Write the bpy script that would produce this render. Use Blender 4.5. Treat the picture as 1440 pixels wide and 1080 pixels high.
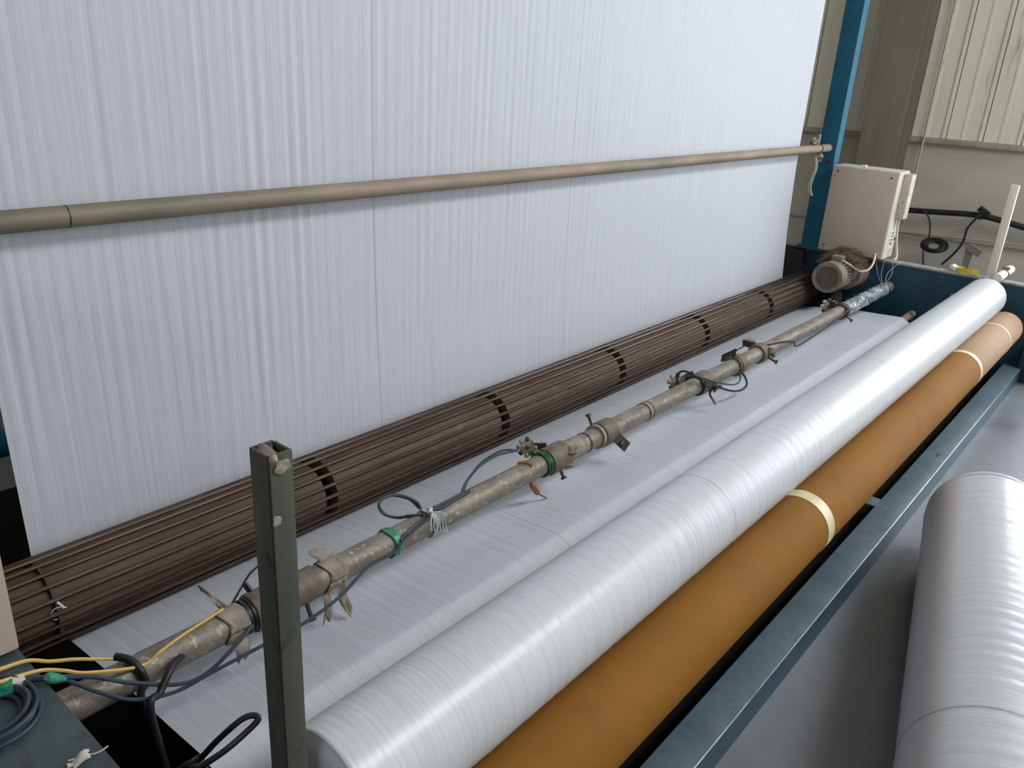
import bpy, bmesh, math, random
from math import sin, cos, pi, radians, sqrt
from mathutils import Vector, Matrix

random.seed(7)
scene = bpy.context.scene
C = scene.collection
for o in list(bpy.data.objects):
    bpy.data.objects.remove(o, do_unlink=True)

# ------------------------------------------------------------------ camera
H = 1.62                      # eye height above the floor (metres)
F_PX = 1132.431               # focal length for a 1440 pixel wide frame
EX = (0.64537216, -0.24473023, 0.72360341)    # world x in (right, down, forward)
EY = (-0.7619199, -0.27385485, 0.58692554)    # world y
EZ = (0.05452388, -0.93011324, -0.36320313)   # world z
cam_data = bpy.data.cameras.new('camera')
cam_data.sensor_fit = 'HORIZONTAL'
cam_data.sensor_width = 36.0
cam_data.lens = F_PX / 1440 * 36.0
cam_data.clip_start = 0.02
cam_data.clip_end = 200
cam = bpy.data.objects.new('camera', cam_data)
C.objects.link(cam)
rx = Vector((EX[0], EY[0], EZ[0]))
dn = Vector((EX[1], EY[1], EZ[1]))
fw = Vector((EX[2], EY[2], EZ[2]))
m = Matrix((( rx.x, -dn.x, -fw.x, 0), (rx.y, -dn.y, -fw.y, 0), (rx.z, -dn.z, -fw.z, H), (0, 0, 0, 1)))
cam.matrix_world = m
scene.camera = cam

# ------------------------------------------------------------------ light
world = bpy.data.worlds.new('world')
scene.world = world
world.use_nodes = True
bg = world.node_tree.nodes['Background']
bg.inputs['Color'].default_value = (0.78, 0.88, 1.0, 1)
bg.inputs['Strength'].default_value = 0.0

def area(name, loc, target, sx, sy, energy, col):
    d = bpy.data.lights.new(name, 'AREA')
    d.shape = 'RECTANGLE'
    d.size = sx
    d.size_y = sy
    d.energy = energy
    d.color = col
    o = bpy.data.objects.new(name, d)
    C.objects.link(o)
    o.location = loc
    o.rotation_euler = (Vector(target) - Vector(loc)).to_track_quat('-Z', 'Y').to_euler()
    return o
# daylight from the long row of hall windows on the operator's side, and the roof skylight
area('window_daylight', (5.0, -5.6, 3.2), (4.4, 1.6, 1.0), 6.0, 2.8, 110, (0.96, 0.98, 1.0))
area('door_daylight', (7.42, -1.05, 1.5), (3.0, -1.05, 1.1), 3.0, 2.9, 150, (0.88, 0.94, 1.0))
area('skylight_daylight', (4.7, -3.0, 5.85), (5.2, 0.8, 0.0), 5.0, 1.8, 620, (0.97, 0.985, 1.0))
area('hall_fill', (-6.6, -2.2, 2.8), (3.0, 0.5, 1.0), 4.0, 2.6, 160, (0.97, 0.985, 1.0))  # added fill lamp at the unseen hall end, lifts post, cabinet and far wall

scene.view_settings.view_transform = 'Standard'
scene.view_settings.look = 'None'
scene.view_settings.gamma = 1.0
scene.view_settings.use_curve_mapping = False
scene.view_settings.exposure = -0.25

# ------------------------------------------------------------------ helpers
def srgb(r, g, b):
    def f(c):
        c /= 255.0
        return c / 12.92 if c <= 0.04045 else ((c + 0.055) / 1.055) ** 2.4
    return (f(r), f(g), f(b), 1.0)

def pt(px, py, x=None, y=None, z=None):
    """point of the place seen at a measured photo position, given one of its real coordinates"""
    v = (px - 720.0, py - 540.0, F_PX)
    r = [sum(a * b for a, b in zip(v, e)) for e in (EX, EY, EZ)]
    if x is not None: t = x / r[0]
    elif y is not None: t = y / r[1]
    else: t = (z - H) / r[2]
    return Vector((r[0] * t, r[1] * t, r[2] * t + H))

class MB:
    def __init__(s):
        s.v = []; s.f = []; s.uv = {}
    def add(s, vs, fs):
        n = len(s.v)
        s.v += [Vector(a) for a in vs]
        s.f += [tuple(n + i for i in f) for f in fs]
        return s
    def box(s, lo, hi, bev=0.0):
        x0, y0, z0 = lo; x1, y1, z1 = hi
        if bev <= 0:
            vs = [(x0,y0,z0),(x1,y0,z0),(x1,y1,z0),(x0,y1,z0),(x0,y0,z1),(x1,y0,z1),(x1,y1,z1),(x0,y1,z1)]
            return s.add(vs, [(3,2,1,0),(4,5,6,7),(0,1,5,4),(1,2,6,5),(2,3,7,6),(3,0,4,7)])
        bm = bmesh.new()
        bmesh.ops.create_cube(bm, size=1)
        for v in bm.verts:
            v.co = Vector(((x0+x1)/2 + v.co.x*(x1-x0), (y0+y1)/2 + v.co.y*(y1-y0), (z0+z1)/2 + v.co.z*(z1-z0)))
        bmesh.ops.bevel(bm, geom=list(bm.edges), offset=bev, segments=2, affect='EDGES', profile=0.6)
        s.frombm(bm)
        return s
    def frombm(s, bm):
        bm.verts.index_update()
        s.add([v.co.copy() for v in bm.verts], [tuple(v.index for v in f.verts) for f in bm.faces])
        bm.free()
    def obox(s, c, ax, ay, az, sx, sy, sz):
        c = Vector(c); ax = Vector(ax).normalized(); ay = Vector(ay).normalized(); az = Vector(az).normalized()
        vs = []
        for k in (-1, 1):
            for i, j in ((-1,-1),(1,-1),(1,1),(-1,1)):
                vs.append(c + ax*i*sx/2 + ay*j*sy/2 + az*k*sz/2)
        return s.add(vs, [(3,2,1,0),(4,5,6,7),(0,1,5,4),(1,2,6,5),(2,3,7,6),(3,0,4,7)])
    def lathe(s, p0, p1, prof, n=24, closed=True):
        """prof: list of (t along p0->p1 in metres, radius)"""
        p0 = Vector(p0); d = (Vector(p1) - p0).normalized()
        a = d.orthogonal().normalized(); b = d.cross(a)
        base = len(s.v)
        for t, r in prof:
            for i in range(n):
                th = 2*pi*i/n
                s.v.append(p0 + d*t + (a*cos(th) + b*sin(th))*max(r, 1e-5))
        for j in range(len(prof)-1):
            for i in range(n):
                k = (i+1) % n
                s.f.append((base+j*n+i, base+j*n+k, base+(j+1)*n+k, base+(j+1)*n+i))
        if closed:
            s.f.append(tuple(base+i for i in reversed(range(n))))
            e = base+(len(prof)-1)*n
            s.f.append(tuple(e+i for i in range(n)))
        return s
    def cyl(s, p0, p1, r, n=20, bev=0.0):
        L = (Vector(p1)-Vector(p0)).length
        if bev: pr = [(0, r-bev), (bev, r), (L-bev, r), (L, r-bev)]
        else: pr = [(0, r), (L, r)]
        return s.lathe(p0, p1, pr, n)
    def pipe(s, p0, p1, ro, ri, n=28):
        """hollow ring / tube"""
        L = (Vector(p1)-Vector(p0)).length
        p0 = Vector(p0); d = (Vector(p1)-p0).normalized()
        a = d.orthogonal().normalized(); b = d.cross(a)
        base = len(s.v)
        prof = [(0, ri), (0, ro), (L, ro), (L, ri)]
        for t, r in prof:
            for i in range(n):
                th = 2*pi*i/n
                s.v.append(p0 + d*t + (a*cos(th)+b*sin(th))*r)
        for j in range(4):
            jj = (j+1) % 4
            for i in range(n):
                k = (i+1) % n
                s.f.append((base+j*n+i, base+j*n+k, base+jj*n+k, base+jj*n+i))
        return s
    def tube(s, pts, r, n=8, smooth=6, closed=False):
        pts = [Vector(p) for p in pts]
        if smooth: pts = catmull(pts, smooth, closed)
        N = len(pts)
        base = len(s.v)
        up = None
        for i, p in enumerate(pts):
            if closed: d = (pts[(i+1) % N] - pts[i-1]).normalized()
            else: d = (pts[min(i+1, N-1)] - pts[max(i-1, 0)]).normalized()
            if up is None: up = d.orthogonal().normalized()
            up = (up - d*up.dot(d)).normalized()
            b = d.cross(up)
            rr = r(i/(N-1)) if callable(r) else r
            for k in range(n):
                th = 2*pi*k/n
                s.v.append(p + (up*cos(th)+b*sin(th))*rr)
        for i in range(N if closed else N-1):
            j = (i+1) % N
            for k in range(n):
                l = (k+1) % n
                s.f.append((base+i*n+k, base+i*n+l, base+j*n+l, base+j*n+k))
        if not closed:
            s.f.append(tuple(base+k for k in reversed(range(n))))
            s.f.append(tuple(base+(N-1)*n+k for k in range(n)))
        return s
    def blob(s, c, r, seed=0, sub=2, amp=0.3, sq=(1,1,1)):
        rnd = random.Random(seed)
        bm = bmesh.new()
        bmesh.ops.create_icosphere(bm, subdivisions=sub, radius=1)
        ph = [(rnd.uniform(2,5), rnd.uniform(2,5), rnd.uniform(2,5), rnd.uniform(0,6)) for _ in range(4)]
        for v in bm.verts:
            k = 1 + amp*sum(sin(a*v.co.x+b*v.co.y+c_*v.co.z+d) for a,b,c_,d in ph)/2.5
            v.co = Vector((v.co.x*sq[0], v.co.y*sq[1], v.co.z*sq[2]))*r*k + Vector(c)
        s.frombm(bm)
        return s
    def build(s, name, mat, parent=None, smooth=True, angle=40):
        off = parent.location if parent is not None else Vector((0,0,0))
        me = bpy.data.meshes.new(name)
        me.from_pydata([tuple(v-off) for v in s.v], [], s.f)
        me.validate()
        me.update()
        bm = bmesh.new(); bm.from_mesh(me)
        bmesh.ops.recalc_face_normals(bm, faces=bm.faces)
        bm.to_mesh(me); bm.free()
        if smooth:
            me.polygons.foreach_set('use_smooth', [True]*len(me.polygons))
            try: me.set_sharp_from_angle(angle=radians(angle))
            except Exception: pass
        me.materials.append(mat)
        o = bpy.data.objects.new(name, me)
        C.objects.link(o)
        if parent is not None: o.parent = parent
        return o

def catmull(p, k, closed=False):
    out = []
    N = len(p)
    if N < 3: return p
    rng = range(N if closed else N-1)
    for i in rng:
        if closed: a, b, c, d = p[i-1], p[i], p[(i+1)%N], p[(i+2)%N]
        else: a, b, c, d = p[max(i-1,0)], p[i], p[i+1], p[min(i+2,N-1)]
        for j in range(k):
            t = j/k
            out.append(0.5*((2*b) + (c-a)*t + (2*a-5*b+4*c-d)*t*t + (3*b-a-3*c+d)*t**3))
    if not closed: out.append(p[-1])
    return out

def thing(name, loc, label, cat, group=None):
    o = bpy.data.objects.new(name, None)
    o.empty_display_size = 0.05
    C.objects.link(o)
    o.location = Vector(loc)
    return tag(o, label, cat, group)
def tag(o, label=None, cat=None, group=None, kind=None):
    if label: o['label'] = label
    if cat: o['category'] = cat
    if group: o['group'] = group
    if kind: o['kind'] = kind
    return o
def sub(child, parent):
    """make an already built part (in the thing's frame) a sub-part"""
    child.parent = parent
    return child

# ------------------------------------------------------------------ materials
def mat(name, col, rough=0.6, metal=0.0, var=None, vscale=8.0, vsize=(1,1,1), vmin=0.35, vmax=0.7, bump=0.0, bscale=60.0, bsize=(1,1,1),
        spec=0.5, grad=None, second=None, sscale=3.0, smin=0.5, smax=0.62, ssize=(1,1,1)):
    mt = bpy.data.materials.new(name)
    mt.use_nodes = True
    nt = mt.node_tree; N = nt.nodes; L = nt.links
    b = N['Principled BSDF']
    b.inputs['Base Color'].default_value = col
    b.inputs['Roughness'].default_value = rough
    b.inputs['Metallic'].default_value = metal
    b.inputs['Specular IOR Level'].default_value = spec
    tc = N.new('ShaderNodeTexCoord')
    def noise(scale, size, detail=5):
        mp = N.new('ShaderNodeMapping'); mp.inputs['Scale'].default_value = size
        L.new(tc.outputs['Object'], mp.inputs['Vector'])
        n = N.new('ShaderNodeTexNoise'); n.inputs['Scale'].default_value = scale; n.inputs['Detail'].default_value = detail
        n.inputs['Roughness'].default_value = 0.6
        L.new(mp.outputs['Vector'], n.inputs['Vector'])
        return n
    cur = None
    def mixin(prev, colr, n, lo, hi):
        r = N.new('ShaderNodeMapRange'); r.inputs['From Min'].default_value = lo; r.inputs['From Max'].default_value = hi
        L.new(n.outputs['Fac'], r.inputs['Value'])
        mx = N.new('ShaderNodeMix'); mx.data_type = 'RGBA'
        L.new(r.outputs['Result'], mx.inputs['Factor'])
        if prev is None: mx.inputs['A'].default_value = col
        else: L.new(prev, mx.inputs['A'])
        mx.inputs['B'].default_value = colr
        return mx.outputs['Result']
    if var: cur = mixin(cur, var, noise(vscale, vsize), vmin, vmax)
    if second: cur = mixin(cur, second, noise(sscale, ssize), smin, smax)
    if grad:
        sp = N.new('ShaderNodeSeparateXYZ'); L.new(tc.outputs['Object'], sp.inputs[0])
        r = N.new('ShaderNodeMapRange'); r.inputs['From Min'].default_value = grad[0]; r.inputs['From Max'].default_value = grad[1]
        L.new(sp.outputs['X'], r.inputs['Value'])
        mx = N.new('ShaderNodeMix'); mx.data_type = 'RGBA'; mx.blend_type = 'MULTIPLY'
        inv = N.new('ShaderNodeMath'); inv.operation = 'SUBTRACT'; inv.inputs[0].default_value = 1.0
        L.new(r.outputs['Result'], inv.inputs[1]); L.new(inv.outputs[0], mx.inputs['Factor'])
        L.new(cur, mx.inputs['A']); mx.inputs['B'].default_value = grad[2]
        cur = mx.outputs['Result']
    if cur is not None: L.new(cur, b.inputs['Base Color'])
    if bump:
        n = noise(bscale, bsize, 4)
        bp = N.new('ShaderNodeBump'); bp.inputs['Strength'].default_value = bump; bp.inputs['Distance'].default_value = 0.004
        L.new(n.outputs['Fac'], bp.inputs['Height'])
        L.new(bp.outputs['Normal'], b.inputs['Normal'])
    return mt

def fabric_mat(name, col, seams=(), rough=0.45, fine=0.5, coarse=0.5, dash=0.3, spec=0.5, coat=0.0, shade=0.94, bumpk=0.4):
    """white woven plastic cloth; UV = (metres across the cloth, metres along it)"""
    mt = bpy.data.materials.new(name); mt.use_nodes = True
    nt = mt.node_tree; N = nt.nodes; L = nt.links
    b = N['Principled BSDF']
    b.inputs['Roughness'].default_value = rough
    b.inputs['Specular IOR Level'].default_value = spec
    b.inputs['Coat Weight'].default_value = coat
    b.inputs['Coat Roughness'].default_value = 0.12
    uv = N.new('ShaderNodeUVMap'); uv.uv_map = 'UVMap'
    def noise(sx, sy, detail=3, dist=0.0):
        mp = N.new('ShaderNodeMapping'); mp.inputs['Scale'].default_value = (sx, sy, 1)
        L.new(uv.outputs['UV'], mp.inputs['Vector'])
        n = N.new('ShaderNodeTexNoise'); n.noise_dimensions = '2D'; n.inputs['Scale'].default_value = 1; n.inputs['Detail'].default_value = detail
        n.inputs['Distortion'].default_value = dist
        L.new(mp.outputs['Vector'], n.inputs['Vector'])
        return n.outputs['Fac']
    def math_(op, a, bb):
        q = N.new('ShaderNodeMath'); q.operation = op
        for i, s_ in enumerate((a, bb)):
            if s_ is None: continue
            if isinstance(s_, (int, float)): q.inputs[i].default_value = s_
            else: L.new(s_, q.inputs[i])
        return q.outputs[0]
    n1 = noise(120, 1.2, 3); n2 = noise(30, 0.9, 2); n3 = noise(95, 14, 2)
    h = math_('ADD', math_('MULTIPLY', n1, fine), math_('MULTIPLY', n2, coarse))
    h = math_('ADD', h, math_('MULTIPLY', n3, dash))
    bp = N.new('ShaderNodeBump'); bp.inputs['Strength'].default_value = bumpk; bp.inputs['Distance'].default_value = 0.0035
    L.new(h, bp.inputs['Height']); L.new(bp.outputs['Normal'], b.inputs['Normal'])
    mx = N.new('ShaderNodeMix'); mx.data_type = 'RGBA'
    mx.inputs['A'].default_value = tuple(c*shade for c in col[:3]) + (1,)
    mx.inputs['B'].default_value = col
    r = N.new('ShaderNodeMapRange'); r.inputs['From Min'].default_value = 0.38; r.inputs['From Max'].default_value = 0.55
    L.new(n1, r.inputs['Value']); L.new(r.outputs['Result'], mx.inputs['Factor'])
    cur = mx.outputs['Result']
    if seams:
        sp = N.new('ShaderNodeSeparateXYZ'); L.new(uv.outputs['UV'], sp.inputs[0])
        acc = None
        for sx, w in seams:
            d = math_('ABSOLUTE', math_('SUBTRACT', sp.outputs['X'], sx), None)
            t = math_('LESS_THAN', d, w)
            acc = t if acc is None else math_('MAXIMUM', acc, t)
        m2 = N.new('ShaderNodeMix'); m2.data_type = 'RGBA'
        L.new(math_('MULTIPLY', acc, 0.5), m2.inputs['Factor']); L.new(cur, m2.inputs['A'])
        m2.inputs['B'].default_value = srgb(110, 110, 112)
        cur = m2.outputs['Result']
    L.new(cur, b.inputs['Base Color'])
    return mt

M = {}
M['web'] = fabric_mat('white woven cloth', (0.555, 0.585, 0.645, 1), seams=((1.73, 0.0017), (2.80, 0.0013)), rough=0.5, fine=0.5, coarse=0.9, dash=0.12)
M['wound'] = fabric_mat('white wound cloth', (0.61, 0.64, 0.69, 1), seams=((1.822, 0.0022), (3.25, 0.0022), (1.62, 0.0012)), rough=0.33, fine=0.35, coarse=0.22, dash=0.55, spec=0.6)
M['wrapped'] = fabric_mat('white cloth under clear film', (0.57, 0.60, 0.65, 1), seams=((3.215, 0.004), (4.522, 0.003)), rough=0.38, fine=0.3, coarse=0.35, dash=0.55, coat=0.3)
M['floor'] = mat('grey concrete', srgb(128, 133, 140), 0.34, var=srgb(112, 117, 124), vscale=2.2, second=srgb(80, 80, 82), sscale=1.1, smin=.55, smax=.8, bump=0.1, bscale=40)
M['undershade'] = mat('black floor shade', srgb(12, 12, 12), 0.85, spec=0.2, var=srgb(18, 17, 16), vscale=6)  # near black: shade beneath the machine put into the colour
M['panel'] = mat('cream wall panel', srgb(232, 229, 212), 0.55, var=srgb(218, 214, 196), vscale=1.6, vsize=(1,4,.5), second=srgb(140,136,120), sscale=5, smin=.62, smax=.8, ssize=(1,3,.4))
M['trim'] = mat('pale sill strip', srgb(176, 172, 158), 0.6, var=srgb(150,146,134), vscale=9)
M['plaster'] = mat('grey plaster', srgb(196, 191, 178), 0.8, var=srgb(178, 173, 160), vscale=1.5, vsize=(1,1,3), bump=0.15, bscale=30)
M['girder'] = mat('grey brown painted steel', srgb(134, 128, 118), 0.6, var=srgb(116, 110, 100), vscale=2, vsize=(1,4,.4))
M['dark'] = mat('dark shadowy steel', srgb(38, 38, 40), 0.7, var=srgb(28,28,30), vscale=6)
M['blue'] = mat('blue machine paint', srgb(22, 106, 138), 0.5, var=srgb(18, 88, 116), vscale=4, second=srgb(36, 58, 66), sscale=7, smin=.58, smax=.75)
M['teal'] = mat('dark teal machine paint', srgb(18, 66, 84), 0.5, var=srgb(14, 50, 62), vscale=5, second=srgb(30, 42, 44), sscale=4, smin=.5, smax=.75)
M['dust'] = mat('dusty steel edge', srgb(150, 150, 146), 0.7, var=srgb(118,118,114), vscale=14)
M['beam'] = mat('worn blue grey paint', srgb(112, 130, 138), 0.32, var=srgb(94, 114, 124), vscale=5, second=srgb(92, 106, 114), sscale=26, smin=.5, smax=.75, metal=0.15)
M['edgeglint'] = mat('pale steel edge highlight', srgb(190, 200, 208), 0.3, metal=0.6, var=srgb(130,142,150), vscale=14)  # pale colour carries the highlight along the beam's front edge
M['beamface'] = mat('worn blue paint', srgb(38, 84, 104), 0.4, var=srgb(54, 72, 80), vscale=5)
M['plate'] = mat('dark blue grey steel top', srgb(74, 86, 92), 0.5, var=srgb(60, 70, 76), vscale=7, second=srgb(52, 58, 60), sscale=30, smin=.5, smax=.75)
M['rod'] = mat('rusty bright rod', srgb(112, 96, 86), 0.30, metal=0.8, var=srgb(78, 58, 46), vscale=5, vsize=(.6,8,8))
M['sleeve'] = mat('rust brown dusty steel', srgb(92, 76, 64), 0.75, var=srgb(66, 52, 42), vscale=7, vsize=(.5,3,3), second=srgb(120,106,92), sscale=10, smin=.6, smax=.8)
M['ring'] = mat('dark rust steel', srgb(56, 42, 36), 0.7, var=srgb(84,70,60), vscale=20)
M['galv'] = mat('dusty galvanised pipe', srgb(158, 140, 124), 0.6, metal=0.1, grad=(-2.4, -1.3, (.55, .66, .60, 1)), var=srgb(126, 116, 104), vscale=6, vsize=(.6,2,2), second=srgb(150,146,138), sscale=16, smin=.62, smax=.75, bump=.15, bscale=80)
M['galv2'] = mat('mottled sensor pipe', srgb(142, 134, 122), 0.5, metal=0.15, var=srgb(104, 98, 90), vscale=22, vsize=(.5,1,1), second=srgb(186,180,166), sscale=60, smin=.56, smax=.70, bump=.7, bscale=55)
M['post'] = mat('greenish worn steel', srgb(92, 96, 86), 0.5, metal=0.3, var=srgb(72, 76, 68), vscale=10, vsize=(1,1,.25), second=srgb(58,56,46), sscale=18, smin=.6, smax=.75, bump=.15, bscale=50)
M['cream'] = mat('cream painted steel', srgb(226, 222, 206), 0.5, var=srgb(208,202,184), vscale=9, vsize=(1,1,.3))
M['cab'] = mat('beige cabinet paint', srgb(190, 176, 160), 0.45, var=srgb(182,169,155), vscale=2)
M['cabside'] = mat('pale cabinet paint', srgb(206, 200, 190), 0.5, var=srgb(190,184,172), vscale=6)
M['dirtywhite'] = mat('dirty white plastic', srgb(206, 200, 186), 0.5, var=srgb(186,178,160), vscale=20, second=srgb(120,96,70), sscale=26, smin=.62, smax=.74)
M['ochre'] = mat('ochre rubber sleeve', srgb(140, 94, 26), 0.75, spec=0.25, var=srgb(128, 86, 24), vscale=3, bump=.35, bscale=340, bsize=(1,1,1), second=srgb(122,78,28), sscale=5, smin=.6, smax=.8)
M['beige'] = mat('pinkish beige rubber sleeve', srgb(172, 142, 114), 0.65, var=srgb(162,132,106), vscale=4, bump=.3, bscale=340)
M['band'] = mat('cream tape band', srgb(226, 210, 176), 0.35, var=srgb(206,190,156), vscale=20)
M['motor'] = mat('dusty motor casting', srgb(132, 124, 112), 0.75, var=srgb(104, 94, 82), vscale=18, bump=.3, bscale=90)
M['black'] = mat('black rubber', srgb(26, 26, 28), 0.5)
M['bolt'] = mat('dull bolt steel', srgb(84, 76, 68), 0.5, metal=.5, var=srgb(60,52,46), vscale=40)
M['clamp'] = mat('grimy clamp steel', srgb(124, 114, 102), 0.6, metal=.2, var=srgb(94, 84, 74), vscale=26, bump=.3, bscale=120)
M['bracket'] = mat('rust dark bracket', srgb(66, 54, 48), 0.6, var=srgb(46,38,36), vscale=24)
M['wheel'] = mat('pale metal rollers', srgb(176, 166, 148), 0.4, metal=.3, var=srgb(110,98,84), vscale=40)
M['cable'] = mat('slate blue cable', srgb(52, 66, 78), 0.45)
M['cableblk'] = mat('dark cable', srgb(36, 42, 50), 0.45)
M['yellow'] = mat('yellow wire', srgb(206, 174, 96), 0.5)
M['green'] = mat('green tape', srgb(26, 120, 92), 0.35, var=srgb(80,168,140), vscale=40)
M['greenw'] = mat('dark green twist', srgb(20, 84, 52), 0.45)
M['orange'] = mat('orange brown stick', srgb(168, 104, 44), 0.55, var=srgb(128, 74, 30), vscale=30)
M['copper'] = mat('rusty pink stick', srgb(160, 116, 100), 0.55, var=srgb(110,80,66), vscale=30)
M['rag'] = mat('dirty paper tape', srgb(164, 154, 142), 0.85, var=srgb(122, 112, 102), vscale=24, bump=.4, bscale=60)
M['foil'] = mat('crumpled clear film', srgb(176, 184, 190), 0.28, metal=.25, var=srgb(110,118,126), vscale=18, vsize=(1,1,1), bump=1.0, bscale=34, second=srgb(214,220,224), sscale=26, smin=.55, smax=.66)
M['white'] = mat('white plastic', srgb(222, 220, 214), 0.5)
M['string'] = mat('pale plastic string', srgb(196, 206, 206), 0.4)
M['straw'] = mat('dry dusty straw', srgb(124, 108, 82), 0.9, var=srgb(84,72,54), vscale=40)
M['tape'] = mat('yellow tape', srgb(206, 172, 62), 0.35, var=srgb(224,198,110), vscale=30)
M['label'] = mat('white paper label', srgb(212, 210, 204), 0.6)
M['ink'] = mat('black ink', srgb(40, 40, 44), 0.6)
M['card'] = mat('grey core tube', srgb(150, 146, 140), 0.6, var=srgb(124,120,114), vscale=20)
M['conduit'] = mat('thin pale conduit', srgb(176, 172, 158), 0.45, metal=.2)

# ------------------------------------------------------------------ setting
XW = 7.5     # far gable wall
b = MB(); b.box((-7, -7, -0.1), (XW, 6, 0.0))
tag(b.build('floor', M['floor'], smooth=False), 'smooth grey concrete workshop floor', 'floor', kind='structure')
b = MB(); b.box((0.36, 0.66, 0.001), (5.6, 3.2, 0.006))  # added sheet over the floor, black in place of the machine's shade
tag(b.build('floor_shade_sheet', M['undershade'], smooth=False), 'black sheet for the shade under the winding machine', 'floor', kind='structure')
wall = MB().box((XW, -7, 0), (XW+.15, 6, 6.0)).build('wall_far', M['plaster'], smooth=False)
tag(wall, 'gable wall with cream metal panels above grey plaster', 'wall', kind='structure')
# ribbed sheet panels, one mesh shared
def panel_mesh(y0, y1):
    b = MB()
    d = 0.016
    b.box((XW-d, y0+.006, 1.29), (XW, y1-.006, 5.6))
    b.box((XW-d-.007, y0+.006, 1.29), (XW-d, y0+.030, 5.6))
    b.box((XW-d-.003, y0+.14, 1.29), (XW-d, y0+.16, 5.6))
    return b
yy = [2.85 + .27*k for k in range(6)]
edges = [1.97 - .27*k for k in range(10)]
for k in range(9):
    o = panel_mesh(edges[k+1], edges[k]).build('panel', M['panel'], wall, smooth=False)
for y0, y1 in ((2.28, 2.58), (2.58, 2.86), (2.86, 3.13), (3.13, 3.4), (3.4, 3.67), (3.67, 3.94)):
    panel_mesh(y0, y1).build('panel', M['panel'], wall, smooth=False)
MB().box((XW-.03, -3, 1.245), (XW, 1.97, 1.288), .004).build('sill_strip', M['trim'], wall)
MB().box((XW-.03, 2.28, 1.245), (XW, 6, 1.288), .004).build('sill_strip', M['trim'], wall)
MB().box((XW-.012, -3, .50), (XW, 6, .515)).build('plaster_ledge', M['trim'], wall)
tag(MB().box((-7, 5.0, 0), (XW, 5.15, 6.0)).build('wall_back', M['plaster'], smooth=False), 'grey plaster back wall in the dark behind the cloth', 'wall', kind='structure')
tag(MB().box((-7, -7, 0), (XW, -6.85, 6.0)).build('wall_front', M['plaster'], smooth=False), 'grey plaster wall with the window row behind the camera', 'wall', kind='structure')
tag(MB().box((-7, -6.85, 0), (-6.85, 5.0, 6.0)).build('wall_left', M['plaster'], smooth=False), 'grey plaster wall at the near end of the hall', 'wall', kind='structure')
tag(MB().box((-7, -7, 6.0), (XW+.15, 6, 6.1)).build('ceiling', M['plaster'], smooth=False), 'plain grey hall roof', 'ceiling', kind='structure')
# steel column standing before the wall
t = thing('steel_column', (7.25, 2.1, 0), 'grey brown H-section steel column against the far wall', 'column')
MB().box((7.168, 1.965, 0), (7.175, 2.27, 6)).build('flange', M['girder'], t, smooth=False)
MB().box((7.45, 1.965, 0), (7.457, 2.27, 6)).build('flange', M['girder'], t, smooth=False)
MB().box((7.175, 2.11, 0), (7.45, 2.122, 6)).build('web', M['girder'], t, smooth=False)

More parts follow.
